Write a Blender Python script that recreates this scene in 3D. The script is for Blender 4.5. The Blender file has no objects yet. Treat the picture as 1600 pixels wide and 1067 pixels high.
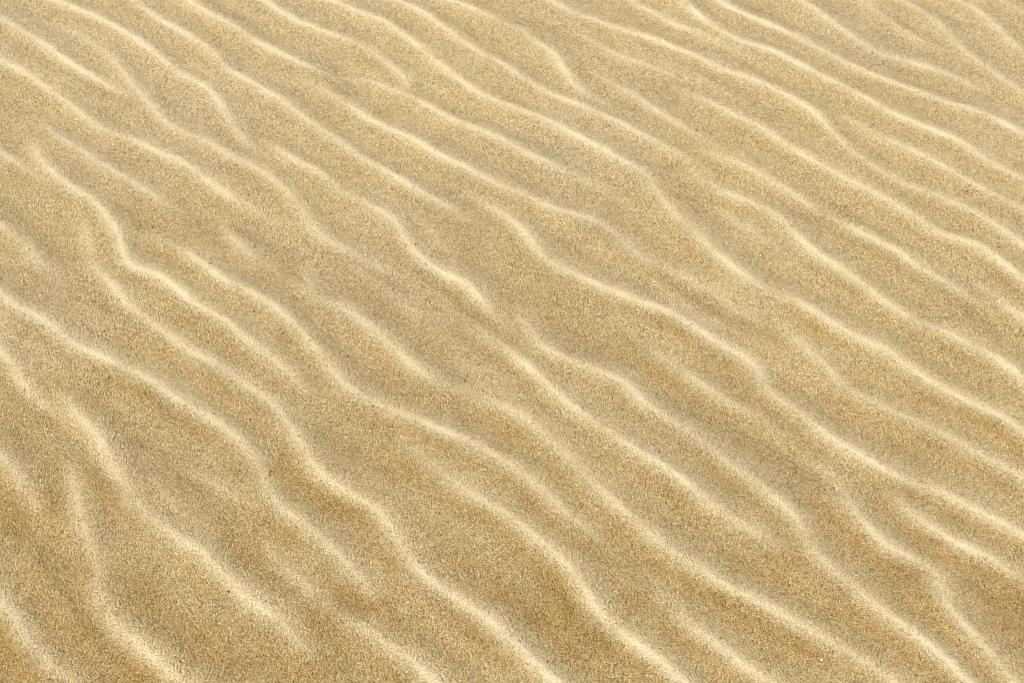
import bpy, math
import numpy as np

sc = bpy.context.scene
col = sc.collection
rng = np.random.default_rng(7)

# ---------------------------------------------------------------- camera
CAM_H, PITCH, LENS = 1.0, 38.0, 72.0
cam = bpy.data.cameras.new("camera"); cam.lens = LENS; cam.sensor_width = 36.0
cam.clip_start = 0.01; cam.clip_end = 500.0
cam.dof.use_dof = True; cam.dof.focus_distance = 1.52; cam.dof.aperture_fstop = 22.0
camo = bpy.data.objects.new("camera", cam); col.objects.link(camo)
camo.location = (0, 0, CAM_H); camo.rotation_euler = (math.radians(90 - PITCH), 0, 0)
sc.camera = camo
sc.cycles.filter_width = 1.1

# ---------------------------------------------------------------- sky, sun, exposure
SUN_EL, SUN_AZ = 48.0, -112.0          # azimuth measured from +Y (view direction) towards +X
w = bpy.data.worlds.new("World"); sc.world = w; w.use_nodes = True
nt = w.node_tree; nt.nodes.clear()
sky = nt.nodes.new("ShaderNodeTexSky"); sky.sky_type = 'NISHITA'; sky.sun_disc = False
sky.sun_elevation = math.radians(SUN_EL); sky.sun_rotation = math.radians(SUN_AZ)
sky.dust_density = 2.0
bg = nt.nodes.new("ShaderNodeBackground"); bg.inputs[1].default_value = 0.10
wo = nt.nodes.new("ShaderNodeOutputWorld")
nt.links.new(sky.outputs[0], bg.inputs[0]); nt.links.new(bg.outputs[0], wo.inputs[0])
sun = bpy.data.lights.new("sun", 'SUN'); sun.energy = 3.6; sun.angle = math.radians(0.6)
sun.color = (1.0, 0.955, 0.88)
suno = bpy.data.objects.new("sun", sun); col.objects.link(suno)
suno.rotation_euler = (math.radians(90 - SUN_EL), 0, math.radians(180 - SUN_AZ))
sc.view_settings.view_transform = 'Standard'; sc.view_settings.look = 'None'
sc.view_settings.gamma = 1.0; sc.view_settings.exposure = 0.40
sc.view_settings.use_curve_mapping = False

# ---------------------------------------------------------------- ripple crests
# every line is one ripple's crest, surveyed on the sand: (strength, points, open ends)
F_PX = LENS / 36.0 * 1600
def ground(px, py):
    u = (px - 800) / F_PX; v = (533.5 - py) / F_PX
    p = math.radians(PITCH)
    dy = math.cos(p) + v * math.sin(p); dz = -math.sin(p) + v * math.cos(p)
    t = (CAM_H-.0045) / -dz          # crests stand about 4.5 mm up
    return (u * t, dy * t)

CR = [
 (1.0, [(0,25),(34,47),(61,62),(84,78),(111,98),(142,115),(175,132),(196,140)]),
 (.8, [(95,40),(122,52),(148,67),(175,88),(192,108),(209,132),(229,152),(250,179),(270,196),(297,206),(331,224),(364,243),(398,258),(425,277),(452,300),(472,327),(496,360),(530,383),(564,398),(604,420)]),
 (1.0, [(86,0),(118,12),(148,24),(175,39),(202,54),(229,71),(256,93),(287,115),(314,128),(337,148),(354,179),(371,202),(388,222)]),
 (1.0, [(209,0),(233,17),(253,32),(287,49),(310,64),(334,81),(354,105),(381,121),(412,138),(449,160),(483,186),(513,206),(536,222),(564,243),(597,262),(631,283),(665,302),(692,316),(720,330)]),
 (1.0, [(294,0),(321,17),(348,30),(375,47),(405,64),(439,81),(472,96),(499,108),(526,116),(564,118),(597,130),(641,148),(672,165),(712,186),(746,199),(780,213),(810,229),(844,246),(878,260),(912,273)]),
 (1.0, [(505,138),(525,150),(547,162),(574,182),(608,197),(641,213),(675,233),(709,250),(743,265),(776,282),(810,297),(838,308),(867,324),(908,334),(950,350),(979,377),(1009,401),(1036,411),(1062,424),(1100,444)]),
 (1.0, [(415,0),(439,17),(472,34),(499,44),(528,55),(564,67),(587,81),(611,100),(631,118),(643,142)]),
 (1.0, [(518,0),(564,20),(597,32),(628,52),(655,73),(682,94),(709,116),(739,138),(770,155),(810,169),(851,184),(884,201),(918,218),(952,236),(986,255),(1015,272),(1030,300),(1060,337),(1087,358),(1111,387),(1144,414),(1178,439),(1212,452),(1246,468),(1276,488),(1306,507),(1337,525),(1370,539),(1397,554),(1428,576),(1462,598),(1499,617),(1532,632),(1566,650),(1600,674)]),
 (1.0, [(622,0),(662,20),(689,39),(719,61),(749,81),(780,96),(810,115),(840,135),(867,148),(901,160),(928,172),(965,189),(999,206),(1030,219),(1062,236)]),
 (1.0, [(1100,276),(1138,300),(1171,314),(1202,327),(1225,347),(1249,370),(1279,397),(1313,417),(1347,441),(1381,468),(1411,488),(1441,504),(1482,517),(1516,537),(1549,552),(1583,576),(1600,590)]),
 (1.0, [(697,0),(729,10),(760,24),(790,37),(817,51),(844,69),(867,86),(884,111),(905,137),(935,155),(950,165)]),
 (.6, [(798,0),(822,12),(840,24)]),
 (.9, [(858,0),(894,20),(925,30),(959,42),(996,54),(1030,64),(1060,77),(1094,91),(1127,108),(1165,121),(1195,135),(1225,150),(1256,167),(1279,186),(1300,209),(1323,233),(1350,251),(1381,268),(1418,287),(1455,300),(1489,314),(1522,331),(1562,355),(1600,382)]),
 (.8, [(925,62),(965,84),(996,94),(1036,110)]),
 (1.0, [(1085,145),(1127,169),(1161,187),(1195,206),(1229,228),(1262,248),(1296,267),(1330,283),(1364,300),(1397,317),(1431,337),(1452,354),(1482,367),(1522,380),(1549,396),(1576,417),(1600,438)]),
 (1.0, [(948,122),(992,147),(1023,169),(1053,187),(1082,205)]),
 (.9, [(1118,240),(1151,253),(1178,267),(1205,283),(1235,300),(1262,317),(1296,334),(1333,353),(1364,370),(1397,387),(1431,411),(1465,431),(1499,451),(1530,470)]),
 (.8, [(1530,440),(1566,471),(1600,495)]),
 (1.0, [(1066,0),(1094,27),(1117,44),(1148,61),(1178,73),(1212,83),(1239,98),(1269,115),(1296,128),(1330,145),(1364,164),(1397,182),(1431,196),(1465,208),(1495,219),(1522,236),(1553,256),(1580,270),(1600,278)]),
 (.9, [(1330,190),(1347,199),(1381,218),(1414,229),(1448,246),(1482,263),(1516,283),(1549,300),(1576,314),(1600,324)]),
 (1.0, [(1124,0),(1144,13),(1178,29),(1212,42),(1246,59),(1279,78),(1313,96),(1347,113),(1381,127),(1414,140),(1448,150),(1482,162),(1516,171),(1549,184),(1576,199),(1600,211)]),
 (.9, [(1252,0),(1276,17),(1303,37),(1327,54),(1350,69),(1377,86),(1414,96),(1448,106),(1482,118),(1520,133)]),
 (.7, [(1350,0),(1377,22),(1401,39),(1430,58)]),
 (.8, [(1411,0),(1441,17),(1465,35),(1485,57),(1505,78),(1532,98),(1560,118),(1586,135),(1600,145)]),
 (.8, [(1495,0),(1522,12),(1549,34),(1570,57),(1600,81)]),
 (.7, [(1566,0),(1600,16)]),
 (.7, [(986,0),(1019,19),(1056,38),(1094,52),(1110,60)]),
 (1.0, [(0,89),(27,105),(54,121),(81,138),(108,159),(132,179),(152,196),(182,206),(216,219),(250,236),(283,250),(310,270),(337,290),(368,310),(404,328)]),
 (1.0, [(430,226),(462,248),(493,263),(516,281),(536,298),(557,307),(591,327),(618,344),(636,378),(665,406),(699,428),(729,441),(749,461),(778,494)]),
 (.5, [(652,340),(675,363),(700,388)]),
 (1.0, [(62,184),(94,213),(121,229),(148,246),(182,267),(216,287),(243,304),(268,321)]),
 (1.0, [(52,230),(67,253),(88,273),(115,294),(145,312),(162,336),(182,360),(191,392),(199,412),(226,423),(256,436),(283,460),(307,478),(341,495),(371,519),(405,546),(435,566),(466,598)]),
 (.6, [(0,236),(24,250),(58,274)]),
 (.7, [(0,350),(20,364),(44,380),(57,407),(84,425)]),
 (.45, [(118,325),(128,350),(138,377),(143,405),(158,428)]),
 (1.0, [(140,404),(152,424),(169,438),(189,465),(219,492),(250,515),(280,537),(310,556),(351,576),(381,600),(415,620),(439,644),(459,674),(476,705),(496,737),(526,761),(557,778),(587,796),(608,822),(628,855),(651,889),(675,913),(705,933),(739,953),(770,977),(797,1001),(827,1028),(857,1058),(868,1067)]),
 (1.0, [(0,461),(20,478),(51,492),(81,512),(111,536),(142,551),(169,563),(202,576),(216,586),(250,606),(280,627),(310,644),(337,660),(364,681),(388,704),(410,745),(432,788),(462,812),(496,839),(530,870),(562,905)]),
 (.7, [(530,960),(555,976),(587,994),(614,1011),(641,1031),(682,1067)]),
 (.5, [(290,732),(337,758),(370,776)]),
 (.8, [(0,549),(17,569),(34,596),(57,623),(84,641)]),
 (1.0, [(104,628),(132,660),(152,681),(165,706),(175,734),(196,761),(216,788),(243,815),(270,839),(300,855),(327,876),(354,903),(378,930),(405,950),(435,970),(465,1000)]),
 (.7, [(0,714),(20,734),(37,758),(50,785)]),
 (.9, [(110,745),(121,791),(135,835),(148,858),(154,885),(153,916),(159,940),(175,967),(199,994),(229,1017),(256,1041),(286,1067)]),
 (.7, [(0,940),(17,957),(34,987),(60,1020),(101,1055),(115,1067)]),
 (1.0, [(250,372),(287,390),(314,411),(341,433),(371,450),(405,465),(435,485),(462,509),(486,534),(510,566),(530,593),(560,615),(591,630),(624,642),(651,652),(678,667),(716,682),(749,698),(772,712),(797,724),(820,742),(847,764),(871,791),(901,815),(936,842)]),
 (.6, [(355,360),(381,390),(412,408)]),
 (.8, [(478,428),(489,455),(513,471),(540,482),(564,497),(587,515),(614,539),(638,563),(665,583),(692,596),(732,607),(759,620),(797,635),(824,654),(851,677),(881,704),(905,734),(935,763),(965,791),(996,818),(1026,842),(1058,868),(1094,888),(1127,909),(1161,926),(1195,943),(1229,960),(1262,980),(1303,1004),(1337,1024),(1370,1044),(1404,1067)]),
 (1.0, [(758,516),(793,542),(820,566),(844,586),(867,610),(891,630),(918,650),(948,671),(979,693),(1006,712),(1040,732),(1062,746),(1087,771),(1121,795),(1154,815),(1196,838)]),
 (1.0, [(818,500),(841,532),(864,547),(894,563),(925,576),(955,583),(982,598),(999,621),(1026,640),(1058,660),(1087,681),(1117,704),(1144,727),(1175,747),(1202,771),(1229,795),(1249,815),(1262,847),(1276,864),(1303,889),(1330,909),(1360,936),(1391,960),(1424,984),(1458,1011),(1489,1038),(1516,1067)]),
 (.9, [(1018,540),(1056,569),(1094,593),(1127,617),(1160,632)]),
 (1.0, [(756,312),(790,333),(818,358),(834,380),(857,404),(888,419),(921,436),(955,451),(989,466),(1023,478),(1058,490),(1094,515),(1127,536),(1161,552),(1185,573),(1195,600),(1215,620),(1249,640),(1273,660),(1300,684),(1338,706),(1381,731),(1416,746),(1465,762),(1499,778),(1532,795),(1566,812),(1600,832)]),
 (.8, [(1228,508),(1242,527),(1269,549),(1296,573),(1323,600),(1357,620),(1391,637),(1424,650),(1458,667),(1492,684),(1538,709),(1580,731),(1600,744)]),
 (.9, [(1308,758),(1337,798),(1357,825),(1384,849),(1411,864),(1448,874),(1462,896),(1475,926),(1495,963),(1522,987),(1546,1017),(1573,1044),(1586,1067)]),
 (.9, [(1414,786),(1448,815),(1478,835),(1509,852),(1539,862),(1580,886)]),
 (1.0, [(652,706),(692,737),(719,761),(749,781),(783,798),(817,825),(844,849),(874,872),(898,899),(918,930),(942,963),(972,990),(1006,1014),(1040,1038),(1070,1067)]),
 (.5, [(1146,338),(1178,358),(1214,384)]),
 (.4, [(1108,446),(1140,472),(1184,494),(1222,514)]),
 (.4, [(425,866),(478,915),(528,956)]),
 (.35, [(556,416),(606,452),(652,486)]),
 (.35, [(232,738),(262,786),(300,812)]),
 (.9, [(1040,930),(1060,953),(1080,977),(1114,1001),(1148,1028),(1181,1051),(1206,1067)]),
]
# stretches where a crest is worn down, or stands sharper than the rest: (x, y, radius, what is left of it)
WORN = [(732,607,50,.35),(402,742,48,.5),(550,118,42,.4),(624,640,35,.6),(1260,838,28,.5),(1030,300,24,.6),(202,574,30,.6),
        (1195,595,28,.65),(1455,878,25,.6),(153,890,35,.6),(958,354,32,.4),(1296,334,36,.4),(1205,450,24,.7),(1440,750,30,.7),
        (300,207,25,.7),(1030,412,30,.6),(838,308,20,.6),(500,470,30,.6),(1320,600,30,.6),(165,706,25,.7),(1464,152,35,.6),
        (950,450,95,1.3),(640,560,55,1.35),(680,910,95,1.25),(1090,520,60,1.2),(200,740,80,.78),(275,845,80,.75),(360,910,80,.78),
        (155,860,60,.75),(220,1010,60,.82),(535,590,50,1.2),(1190,750,60,1.2),(1340,520,80,1.1),(515,378,40,1.1),(20,475,40,.9)]
MEAN = np.array([0.70, -0.714]); MEAN /= np.linalg.norm(MEAN)     # the way the crests run
PERP = np.array([-MEAN[1], MEAN[0]])                              # downwind, away from the viewer

def spline(P, step=0.004):
    P = np.asarray(P, float)
    Q = np.vstack([2*P[0]-P[1], P, 2*P[-1]-P[-2]])
    out = []
    for i in range(1, len(Q)-2):
        p0, p1, p2, p3 = Q[i-1], Q[i], Q[i+1], Q[i+2]
        n = max(2, int(np.linalg.norm(p2-p1)/step))
        t = np.linspace(0, 1, n, endpoint=False)[:, None]
        out.append(.5*((2*p1)+(-p0+p2)*t+(2*p0-5*p1+4*p2-p3)*t*t+(-p0+3*p1-3*p2+p3)*t**3))
    out.append(P[-1:])
    S = np.vstack(out)
    k = np.array([1, 2, 3, 2, 1.]); k /= k.sum()                  # ease the kinks
    for _ in range(2):
        T = np.vstack([S[:1], S[:1], S, S[-1:], S[-1:]])
        T = sum(k[j]*T[j:j+len(S)] for j in range(5)); T[0] = S[0]; T[-1] = S[-1]; S = T
    return S

def run_on(p, d, length):
    """a crest goes on beyond the surveyed patch, wandering a little"""
    pts = []; p = p.copy(); d = d/np.linalg.norm(d); sgn = 1 if d @ MEAN > 0 else -1
    ph = rng.uniform(0, 6.28); n = int(length/0.03)
    for i in range(n):
        d = .8*d + .2*sgn*MEAN + .10*math.sin(ph+i*.55)*PERP
        d /= np.linalg.norm(d); p = p + d*0.03; pts.append(p.copy())
    return pts

crests = []                                                       # (samples, amplitude along them)
def add_crest(P, strength, free0, free1):
    S = spline(P); n = len(S)
    L = np.r_[0, np.cumsum(np.linalg.norm(np.diff(S, axis=0), axis=1))]
    a = np.full(n, strength)
    tp = min(0.075, L[-1]*.42)
    if free0: a = a*np.clip(L/tp, 0, 1)**.8
    if free1: a = a*np.clip((L[-1]-L)/tp, 0, 1)**.8
    wob = np.interp(L, np.arange(0, L[-1]+.12, .06), rng.uniform(.68, 1.12, len(np.arange(0, L[-1]+.12, .06))))
    a = a*wob
    for wx, wy, wr, keep in WORN:
        c = np.array(ground(wx, wy)); e = np.array(ground(wx+wr, wy))-c
        a = a*(1-(1-keep)*np.exp(-((S-c)**2).sum(1)/(e@e)))
    crests.append((S, a))
for s, px in CR:
    P = [np.array(ground(*q)) for q in px]
    e0 = px[0][0] <= 2 or px[0][1] <= 2
    e1 = px[-1][0] >= 1598 or px[-1][1] >= 1065
    Q0, Q1 = P[0]-P[1], P[-1]-P[-2]
    if e0: P = run_on(P[0], Q0, rng.uniform(.5, 1.1))[::-1] + P
    else: P = [P[0]+Q0/np.linalg.norm(Q0)*.03] + P
    if e1: P = P + run_on(P[-1], Q1, rng.uniform(.5, 1.1))
    else: P = P + [P[-1]+Q1/np.linalg.norm(Q1)*.03]
    add_crest(P, s, True, True)
N_SEEN = len(crests)
# ripples of the same train beyond the patch, on either side
def outer_train(start, sign, rows):
    base = np.array(start)
    for i in range(rows):
        base = base + sign*PERP*rng.uniform(.040, .056)
        x = -1.5 + rng.uniform(0, .5)
        while x < 1.5:
            ln = rng.uniform(.35, 1.1)
            p = base + MEAN*x + PERP*rng.uniform(-.012, .012)
            add_crest([p] + run_on(p, MEAN.copy(), ln), rng.uniform(.7, 1), True, True)
            x += ln + rng.uniform(-.02, .06)
outer_train(ground(1600, -30), 1, 22)
outer_train(ground(-10, 1000), -1, 22)

# ---------------------------------------------------------------- height field
def vnoise(X, Y, scale, seed):
    r = np.random.default_rng(seed).random((256, 256))
    x = X/scale; y = Y/scale
    xi = np.floor(x).astype(int); yi = np.floor(y).astype(int)
    fx = x-xi; fy = y-yi; fx = fx*fx*(3-2*fx); fy = fy*fy*(3-2*fy)
    g = lambda a, b: r[a & 255, b & 255]
    return (g(xi, yi)*(1-fx)*(1-fy)+g(xi+1, yi)*fx*(1-fy)+g(xi, yi+1)*(1-fx)*fy+g(xi+1, yi+1)*fx*fy)*2-1

AMP = 0.0040
def profile(s):
    r = 0.0030
    q = np.sqrt(s*s+r*r)-r
    lee = np.exp(-(q/0.0165)**1.4); sto = np.exp(-(q/0.0250)**1.25)
    return np.where(s < 0, sto, lee)
def field(xs, ys):
    nx, ny = len(xs), len(ys); d = xs[1]-xs[0]
    acc = np.zeros((ny, nx), np.float32); best = np.zeros((ny, nx), np.float32)
    ident = np.full((ny, nx), -1, np.int16); fine = np.zeros((ny, nx), np.float32); arm = np.zeros((ny, nx), np.float32)
    R = 0.060
    for k, (S, a) in enumerate(crests):
        lo = S.min(0)-R; hi = S.max(0)+R
        i0 = max(0, int((lo[0]-xs[0])/d)); i1 = min(nx, int((hi[0]-xs[0])/d)+2)
        j0 = max(0, int((lo[1]-ys[0])/d)); j1 = min(ny, int((hi[1]-ys[0])/d)+2)
        if i1-i0 < 2 or j1-j0 < 2: continue
        D = np.full((j1-j0, i1-i0), 1e9, np.float32); SG = np.zeros_like(D); A = np.zeros_like(D)
        stride = 2
        idx = list(range(0, len(S)-1, stride))
        for m in idx:
            m2 = min(m+stride, len(S)-1)
            p, q = S[m], S[m2]; v = q-p; vv = v@v
            if vv < 1e-12: continue
            u0 = max(i0, int((min(p[0], q[0])-R-xs[0])/d)); u1 = min(i1, int((max(p[0], q[0])+R-xs[0])/d)+1)
            w0 = max(j0, int((min(p[1], q[1])-R-ys[0])/d)); w1 = min(j1, int((max(p[1], q[1])+R-ys[0])/d)+1)
            if u1 <= u0 or w1 <= w0: continue
            X = xs[u0:u1][None, :]-p[0]; Y = ys[w0:w1][:, None]-p[1]
            t = np.clip((X*v[0]+Y*v[1])/vv, 0, 1)
            ex = X-t*v[0]; ey = Y-t*v[1]
            dd = ex*ex+ey*ey
            sl = (slice(w0-j0, w1-j0), slice(u0-i0, u1-i0))
            b = dd < D[sl]
            if not b.any(): continue
            D[sl] = np.where(b, dd, D[sl])
            c = v[0]*Y-v[1]*X
            SG[sl] = np.where(b, np.sign(c), SG[sl])
            A[sl] = np.where(b, a[m]+(a[m2]-a[m])*t, A[sl])
        s = np.sqrt(np.minimum(D, 1.0))*np.where(SG < 0, -1, 1)
        h = A*profile(s)*(D < 1e8)
        # the lee, left of the crest's run, catches the fine blown sand; the windward side keeps coarse grains
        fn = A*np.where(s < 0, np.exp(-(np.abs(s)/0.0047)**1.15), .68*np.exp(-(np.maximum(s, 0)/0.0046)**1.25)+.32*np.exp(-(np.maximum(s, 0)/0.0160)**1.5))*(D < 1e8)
        sl = (slice(j0, j1), slice(i0, i1))
        acc[sl] += h**3
        fine[sl] = np.maximum(fine[sl], fn)
        arm[sl] = np.maximum(arm[sl], A*np.where(s < 0, np.exp(-((s+.0145)/.0085)**2), 0)*(D < 1e8))
        if k < N_SEEN:
            b = (h > best[sl]); ident[sl] = np.where(b, k, ident[sl])
        best[sl] = np.maximum(best[sl], h)
    ident[best < .30] = -1
    X, Y = np.meshgrid(xs, ys)
    H = AMP*acc**(1/3)
    # faint secondary ripples along the same run
    U = X*MEAN[0]+Y*MEAN[1]; W = X*PERP[0]+Y*PERP[1]+.012*vnoise(X, Y, .09, 6)
    sec = vnoise(U*.17, W, .014, 8)*.6+vnoise(U*.2+3, W, .024, 10)*.7
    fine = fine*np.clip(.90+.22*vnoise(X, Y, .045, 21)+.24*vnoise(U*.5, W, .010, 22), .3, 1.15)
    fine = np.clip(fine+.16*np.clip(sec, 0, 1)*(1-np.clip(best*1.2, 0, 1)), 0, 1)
    H = H*(1+.12*vnoise(X, Y, .035, 5))+.0010*sec
    H += .0035*vnoise(X, Y, .33, 1)+.0012*vnoise(X, Y, .11, 2)+.00030*vnoise(X, Y, .021, 3)+.00012*vnoise(X, Y, .009, 4)
    return X, Y, H, fine, ident, np.stack([best, arm])

# ---------------------------------------------------------------- materials
def sand_material():
    m = bpy.data.materials.new("dry_sand"); m.use_nodes = True
    t = m.node_tree; N = t.nodes; L = t.links; N.clear()
    def nd(ty, **kw):
        n = N.new(ty)
        for k, v in kw.items(): setattr(n, k, v)
        return n
    out = nd("ShaderNodeOutputMaterial"); bs = nd("ShaderNodeBsdfPrincipled")
    bs.inputs["Roughness"].default_value = .85; bs.inputs["Specular IOR Level"].default_value = .25
    geo = nd("ShaderNodeNewGeometry")
    pos = geo.outputs["Position"]
    at = nd("ShaderNodeAttribute", attribute_name="fine")
    def noise(scale, detail=2, rough=.5):
        n = nd("ShaderNodeTexNoise"); n.inputs["Scale"].default_value = scale
        n.inputs["Detail"].default_value = detail; n.inputs["Roughness"].default_value = rough
        L.new(pos, n.inputs["Vector"]); return n
    def vor(scale):
        n = nd("ShaderNodeTexVoronoi"); n.inputs["Scale"].default_value = scale
        L.new(pos, n.inputs["Vector"]); return n
    def math_(op, a, b=None, c=None, clamp=False):
        n = nd("ShaderNodeMath", operation=op, use_clamp=clamp)
        for i, v in enumerate((a, b, c)):
            if v is None: continue
            if isinstance(v, (int, float)): n.inputs[i].default_value = v
            else: L.new(v, n.inputs[i])
        return n.outputs[0]
    def mix(fac, a, b, blend='MIX'):
        n = nd("ShaderNodeMix", data_type='RGBA', blend_type=blend)
        for sock, v in ((n.inputs[0], fac), (n.inputs[6], a), (n.inputs[7], b)):
            if isinstance(v, (int, float)): sock.default_value = v
            elif isinstance(v, tuple): sock.default_value = (*v, 1)
            else: L.new(v, sock)
        return n.outputs[2]
    # body of the sand, warmer and greyer patches
    big = noise(5.0, 3); mid = noise(34.0, 3)
    body = mix(math_('MULTIPLY_ADD', big.outputs[0], 2.4, -.7, True), (.51, .37, .145), (.48, .375, .170))
    body = mix(math_('MULTIPLY_ADD', mid.outputs[0], 2.2, -.75, True), body, (.57, .415, .172))
    # troughs hold the coarse dark grains that the wind leaves behind; lag also rises toward the near side
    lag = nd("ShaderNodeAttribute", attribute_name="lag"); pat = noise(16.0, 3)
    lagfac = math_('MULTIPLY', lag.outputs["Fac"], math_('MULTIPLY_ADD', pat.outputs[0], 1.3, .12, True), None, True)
    # single grains: each cell its own mineral colour
    g1 = vor(800); g2 = vor(1300)
    sep = nd("ShaderNodeSeparateColor"); L.new(g1.outputs["Color"], sep.inputs[0])
    ramp = nd("ShaderNodeValToRGB"); L.new(sep.outputs[0], ramp.inputs[0])
    cr = ramp.color_ramp; cr.interpolation = 'CONSTANT'
    cr.elements[0].position = 0; cr.elements[0].color = (.13, .075, .025, 1)
    cr.elements[1].position = .14; cr.elements[1].color = (.32, .20, .065, 1)
    for p, c in ((.30, (.48, .34, .135)), (.50, (.58, .43, .19)), (.70, (.68, .52, .265)), (.86, (.84, .70, .44)), (.965, (.52, .25, .07))):
        e = cr.elements.new(p); e.color = (*c, 1)
    sep2 = nd("ShaderNodeSeparateColor"); L.new(g2.outputs["Color"], sep2.inputs[0])
    coarse = mix(.74, body, ramp.outputs[0])
    coarse = mix(.42, coarse, mix(sep2.outputs[1], (.16, .10, .032), (.90, .71, .385)))
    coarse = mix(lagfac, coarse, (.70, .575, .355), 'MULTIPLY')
    coarse = mix(math_('MULTIPLY_ADD', big.outputs[0], 2.6, -1.1, True), coarse, (.96, 1.0, 1.12), 'MULTIPLY')
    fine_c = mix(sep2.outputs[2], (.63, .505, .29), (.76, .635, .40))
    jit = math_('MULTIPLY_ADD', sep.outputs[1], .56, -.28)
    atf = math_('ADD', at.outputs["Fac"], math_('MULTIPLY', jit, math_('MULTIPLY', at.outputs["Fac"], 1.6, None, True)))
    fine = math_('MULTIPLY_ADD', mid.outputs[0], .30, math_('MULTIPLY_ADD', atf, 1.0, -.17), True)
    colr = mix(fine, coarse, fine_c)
    L.new(colr, bs.inputs["Base Color"])
    # fine relief of the grains, smoother where the blown fine sand lies
    hgt = math_('ADD', math_('MULTIPLY', g1.outputs["Distance"], -1.0), math_('MULTIPLY', g2.outputs["Distance"], -.6))
    bump = nd("ShaderNodeBump"); bump.inputs["Distance"].default_value = .0011
    L.new(math_('MULTIPLY_ADD', fine, -.65, .95, True), bump.inputs["Strength"])
    L.new(hgt, bump.inputs["Height"]); L.new(bump.outputs[0], bs.inputs["Normal"])
    L.new(bs.outputs[0], out.inputs[0])
    return m
SAND = sand_material()

def grain_material(name, rough, colour=None, spec=.5):
    m = bpy.data.materials.new(name); m.use_nodes = True
    t = m.node_tree; b = t.nodes["Principled BSDF"]
    b.inputs["Roughness"].default_value = rough; b.inputs["Specular IOR Level"].default_value = spec
    if colour is None:
        a = t.nodes.new("ShaderNodeAttribute"); a.attribute_name = "tint"
        t.links.new(a.outputs["Color"], b.inputs["Base Color"])
    else:
        n = t.nodes.new("ShaderNodeTexNoise"); n.inputs["Scale"].default_value = 900
        g = t.nodes.new("ShaderNodeNewGeometry"); t.links.new(g.outputs["Position"], n.inputs["Vector"])
        r = t.nodes.new("ShaderNodeValToRGB"); t.links.new(n.outputs[0], r.inputs[0])
        r.color_ramp.elements[0].position = .3; r.color_ramp.elements[1].position = .7
        r.color_ramp.elements[0].color = (*[c*.75 for c in colour], 1); r.color_ramp.elements[1].color = (*[min(1, c*1.2) for c in colour], 1)
        t.links.new(r.outputs[0], b.inputs["Base Color"])
    return m

def quick_mesh(name, V, Fq, nside):
    me = bpy.data.meshes.new(name)
    me.vertices.add(len(V)); me.vertices.foreach_set("co", np.ascontiguousarray(V, np.float32).ravel())
    me.loops.add(Fq.size); me.loops.foreach_set("vertex_index", np.ascontiguousarray(Fq, np.int32).ravel())
    me.polygons.add(len(Fq)); me.polygons.foreach_set("loop_start", np.arange(0, Fq.size, nside, dtype=np.int32))
    me.update(calc_edges=True)
    return me
def put_attr(me, name, vals):
    a = me.attributes.new(name, 'FLOAT', 'POINT'); a.data.foreach_set("value", np.ascontiguousarray(vals, np.float32))
def link(name, me, mat, parent=None):
    o = bpy.data.objects.new(name, me); me.materials.append(mat); col.objects.link(o)
    if parent: o.parent = parent
    return o
def grid_faces(nx, ny):
    j, i = np.mgrid[0:ny-1, 0:nx-1]
    a = (j*nx+i).ravel()
    return np.stack([a, a+1, a+1+nx, a+nx], 1)

# ---------------------------------------------------------------- the sand
STEP = 0.0013
FX0, FX1, FY0, FY1 = -.60, .60, .84, 1.95
xs = np.arange(FX0, FX1, STEP); ys = np.arange(FY0, FY1, STEP)
X, Y, H, FINE, ID, BEST = field(xs, ys)
# patches where coarse dark grains (+) or fine pale dust (-) have gathered: (x, y, size, amount)
PATCH = [(230,340,60,.6),(880,470,80,.6),(1010,565,60,.5),(420,790,70,.6),(385,690,50,.6),(300,505,60,.4),(590,960,60,.6),(880,1000,80,.7),
         (1250,790,50,.5),(1440,950,80,.6),(1560,910,60,.6),(1500,825,45,.6),(180,600,70,.5),(175,235,45,.5),(1015,190,55,.6),(1150,310,50,.5),
         (475,760,45,.5),(60,870,45,.6),(240,900,60,.5),(1330,1000,60,.5),(960,860,60,.5),(1190,870,60,.4),(70,285,50,.4),(240,65,35,.5),
         (1480,345,40,.5),(1585,405,35,.6),(800,880,60,.3),(740,640,50,.4),(980,730,50,.4),(1140,590,40,.4),(1290,650,40,.3),(130,1010,60,.4),
         (600,150,60,-.6),(920,285,60,-.6),(710,850,60,-.4),(450,365,60,-.5),(330,300,50,-.3),(1350,460,50,-.3),(800,130,120,-.4),(420,180,100,-.3),
         (620,60,120,-.4),(1040,60,80,-.3),(90,960,50,-.3),(780,970,40,-.4),(1200,440,40,-.3),(560,440,60,-.3),(1480,60,90,-.2)]
def sand_tone(X, Y, BA):
    B, arm = BA          # how near a crest, and the coarse armour on the windward flank below it
    lag = (.62*np.clip(1.0-1.6*B, 0, 1)+.75*arm*(.75+.5*vnoise(X, Y, .05, 31)))*(.60+.75*np.clip((1.42-Y)/.5, -.6, 1.0))+.22*np.clip((1.45-Y)/.5, 0, 1)  # trough and flank grains, plus a darker, more golden tone toward the near side
    for px, py, pr, amt in PATCH:
        c = ground(px, py); r = ground(px+pr, py)[0]-c[0]
        dx, dy = X-c[0], Y-c[1]
        u = dx*MEAN[0]+dy*MEAN[1]; w_ = dx*PERP[0]+dy*PERP[1]
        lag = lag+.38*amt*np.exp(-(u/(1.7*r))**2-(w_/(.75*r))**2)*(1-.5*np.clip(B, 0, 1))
    return np.clip(lag, 0, 1.2)
LAG = sand_tone(X, Y, BEST)
rough = np.clip(1-.75*FINE, .2, 1)
Hg = H + rough*(.00013*rng.standard_normal(H.shape))
V = np.stack([X.ravel(), Y.ravel(), Hg.ravel()], 1)
V[:, :2] += rng.uniform(-.36, .36, (len(V), 2))*STEP
FQ = grid_faces(len(xs), len(ys))
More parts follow.
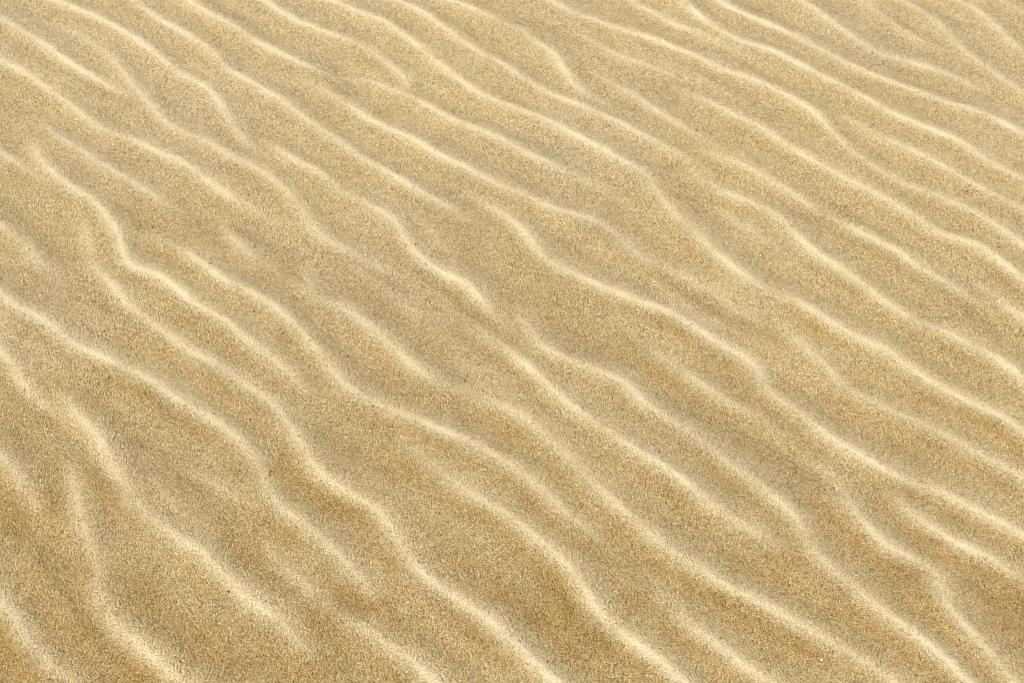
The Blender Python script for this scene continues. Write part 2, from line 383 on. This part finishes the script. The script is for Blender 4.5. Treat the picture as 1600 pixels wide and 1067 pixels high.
def near_patch(x, y): return np.abs(x) < .225+.176*y
FQ = FQ[near_patch(V[FQ[:, 0], 0], V[FQ[:, 0], 1])]
fid = ID.ravel()[FQ[:, 0]]
# wide ground under and around the close patch
def outer_ground():
    x0, x1, y0, y1 = -1.32, 1.32, .15, 2.85
    xs2 = np.arange(x0, x1, .006); ys2 = np.arange(y0, y1, .006)
    X2, Y2, H2, F2, I2, B2 = field(xs2, ys2)
    inside = near_patch(X2, Y2) & (Y2 > FY0) & (Y2 < FY1-STEP)
    H2 = np.where(inside, H2-.0007, H2)                    # tucked just under the close patch
    deep = near_patch(np.abs(X2)+.022, Y2) & (Y2 > FY0+.022) & (Y2 < FY1-.022)
    edge = np.minimum(np.minimum(X2-x0, x1-.006-X2), np.minimum(Y2-y0, y1-.006-Y2))
    H2 = H2*np.clip(edge/.3, 0, 1)
    Fq2 = grid_faces(len(xs2), len(ys2))
    Fq2 = Fq2[~deep.ravel()[Fq2].all(1)]
    V2 = np.stack([X2.ravel(), Y2.ravel(), H2.ravel()], 1)
    # far sheet, reaching the horizon
    r = 120.0
    xs3 = np.unique(np.r_[-r, -40, -12, -5, np.linspace(-1.6, 1.6, 9), 5, 12, 40, r])
    ys3 = np.unique(np.r_[-r, -40, -12, -3, np.linspace(-.05, 3.2, 9), 6, 12, 40, r])
    X3, Y3 = np.meshgrid(xs3, ys3)
    H3 = np.full(X3.shape, -.014)
    V3 = np.stack([X3.ravel(), Y3.ravel(), H3.ravel()], 1)
    Fq3 = grid_faces(len(xs3), len(ys3))
    return np.vstack([V2, V3]), np.vstack([Fq2, Fq3+len(V2)]), np.r_[F2.ravel(), np.zeros(len(V3))], np.r_[sand_tone(X2, Y2, B2).ravel(), np.full(len(V3), .4)]
def subset(sel):
    f = FQ[sel]; u, inv = np.unique(f, return_inverse=True)
    return V[u], inv.reshape(-1, 4), FINE.ravel()[u], LAG.ravel()[u]
Va, Fa, fa, la = subset(fid < 0)
Vo, Fo, fo, lo = outer_ground()
me = quick_mesh("sand", np.vstack([Va, Vo]), np.vstack([Fa, Fo+len(Va)]), 4)
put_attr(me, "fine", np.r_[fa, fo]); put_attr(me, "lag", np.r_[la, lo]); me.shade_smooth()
sand = link("sand", me, SAND); sand["kind"] = "structure"
for k in range(N_SEEN):
    sel = fid == k
    if sel.sum() < 60: continue
    v, f, a, l = subset(sel)
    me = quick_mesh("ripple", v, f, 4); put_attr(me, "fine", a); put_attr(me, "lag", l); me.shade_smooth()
    link("ripple", me, SAND, sand)

# ---------------------------------------------------------------- loose coarse grains
def sample(grid, x, y):
    i = np.clip(((x-FX0)/STEP).astype(int), 0, grid.shape[1]-1); j = np.clip(((y-FY0)/STEP).astype(int), 0, grid.shape[0]-1)
    return grid[j, i]
OCT = np.array([[1, 0, 0], [-1, 0, 0], [0, 1, 0], [0, -1, 0], [0, 0, 1], [0, 0, -1]], float)
OF = np.array([[0, 2, 4], [2, 1, 4], [1, 3, 4], [3, 0, 4], [2, 0, 5], [1, 2, 5], [3, 1, 5], [0, 3, 5]])
def coarse_grains(n):
    y = rng.uniform(.88, 1.9, n*2); x = rng.uniform(-1, 1, n*2)*(.215+y*.172)
    f = sample(FINE, x, y); pn = .5+.5*vnoise(x, y, .08, 9)
    keep = rng.random(n*2) < np.clip(.95-.95*f, .18, 1)*(.45+.55*pn)
    x = x[keep][:n]; y = y[keep][:n]; n = len(x)
    z = sample(H, x, y)
    lg = np.clip(sample(LAG, x, y), 0, 1)
    r = np.clip(rng.lognormal(math.log(.00046), .26, n), .0003, .0013)
    P = OCT[None]*(1+.35*rng.standard_normal((n, 6, 1)).clip(-1, 1))
    ang = rng.uniform(0, 6.28, n); ca, sa = np.cos(ang), np.sin(ang)
    P = P*np.array([1.15, .9, .75])
    Q = np.stack([P[..., 0]*ca[:, None]-P[..., 1]*sa[:, None], P[..., 0]*sa[:, None]+P[..., 1]*ca[:, None], P[..., 2]], -1)
    Q = Q*r[:, None, None]+np.stack([x, y, z+r*.2], 1)[:, None]
    pal = np.array([[.28, .175, .055], [.48, .34, .12], [.56, .42, .165], [.66, .52, .25], [.76, .66, .42], [.50, .25, .07], [.15, .095, .035]])
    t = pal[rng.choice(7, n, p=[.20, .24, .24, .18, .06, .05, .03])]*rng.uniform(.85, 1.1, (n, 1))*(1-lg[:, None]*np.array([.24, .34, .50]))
    F = (OF[None]+6*np.arange(n)[:, None, None]).reshape(-1, 3)
    me = quick_mesh("coarse_sand_grains", Q.reshape(-1, 3), F, 3)
    c = me.attributes.new("tint", 'FLOAT_COLOR', 'POINT')
    c.data.foreach_set("color", np.repeat(np.c_[t, np.ones(n)], 6, 0).astype(np.float32).ravel())
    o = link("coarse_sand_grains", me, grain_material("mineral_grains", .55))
    o["kind"] = "stuff"; o["label"] = "loose coarse tan and brown sand grains in the ripple troughs"; o["category"] = "sand"
coarse_grains(165000)

# ---------------------------------------------------------------- single specks one can pick out
import bmesh
DARK = grain_material("dark_mineral", .5, (.07, .05, .03)); PALE = grain_material("pale_quartz", .25, (.9, .86, .74), .6)
def speck(name, px, py, r, mat, label, cat, group, stretch=1.3):
    x, y = ground(px, py)
    r *= .58
    z = float(sample(H, np.array([x]), np.array([y]))[0])
    x, y = (x*(1-z/CAM_H), y*(1-z/CAM_H))
    bm = bmesh.new(); bmesh.ops.create_icosphere(bm, subdivisions=2, radius=1)
    k = rng.uniform(.8, 1.2, 3)
    for v in bm.verts:
        n = 1+.13*math.sin(5*v.co.x*k[0]+k[1]*7)+.12*math.cos(4*v.co.y*k[1]+k[2]*9)
        v.co = (v.co.x*r*n*stretch, v.co.y*r*n, v.co.z*r*n*.8)
    me = bpy.data.meshes.new(name); bm.to_mesh(me); bm.free()
    o = link(name, me, mat); o.location = (x, y, z+r*.45); o.rotation_euler = (0, 0, rng.uniform(0, 3.1))
    o["label"] = label; o["category"] = cat; o["group"] = group
G1 = "dark specks of grit on the sand"; G2 = "bright quartz grains on the sand"
for px, py, r, lab in [
 (45, 383, .0013, "dark grit speck nearest the left edge, on a faint short ripple"),
 (390, 72, .0011, "small dark grit speck between two ripples near the top left"),
 (236, 196, .0010, "tiny dark grit speck in the trough beside the upper left ripple junction"),
 (562, 196, .0013, "dark grit speck, left one of the close pair in upper middle trough"),
 (597, 209, .0011, "dark grit speck, right one of the close pair in upper middle trough"),
 (1512, 293, .0013, "dark grit speck in a trough by the right edge, lower of two"),
 (1536, 255, .0012, "dark grit speck in a trough by the right edge, upper of two"),
 (442, 514, .0011, "dark grit speck just under the long crest left of the picture's centre"),
 (390, 649, .0012, "dark grit speck in the trough left of the strong lower left crest"),
 (211, 655, .0011, "dark grit speck in the wide shaded trough near the left side"),
 (726, 588, .0011, "dark grit speck past the right end of the short central crest"),
 (1001, 453, .0010, "tiny dark grit speck just above the long bright central crest"),
 (356, 917, .0013, "dark grit speck on the broad ripple at the lower left"),
 (1303, 755, .0011, "dark grit speck in the trough at the lower right")]:
    speck("grit_speck", px, py, r, DARK, lab, "grit", G1)
for px, py, r, lab in [
 (1591, 52, .0011, "bright quartz grain in the top right corner, upper of two"),
 (1580, 82, .0011, "bright quartz grain on the top right corner ripple, lower of two"),
 (1285, 1023, .0014, "bright white quartz grain in the trough at the bottom right"),
 (120, 498, .0011, "bright quartz grain in the flat trough at the left, above the long crest"),
 (282, 147, .0011, "bright quartz grain in the trough at the upper left"),
 (225, 62, .0011, "bright quartz grain on a crest near the top left corner"),
 (994, 51, .0011, "bright quartz grain on the crest at the top middle"),
 (1364, 148, .0011, "bright quartz grain between two crests at the upper right")]:
    speck("quartz_grain", px, py, r, PALE, lab, "grain", G2, 1.1)
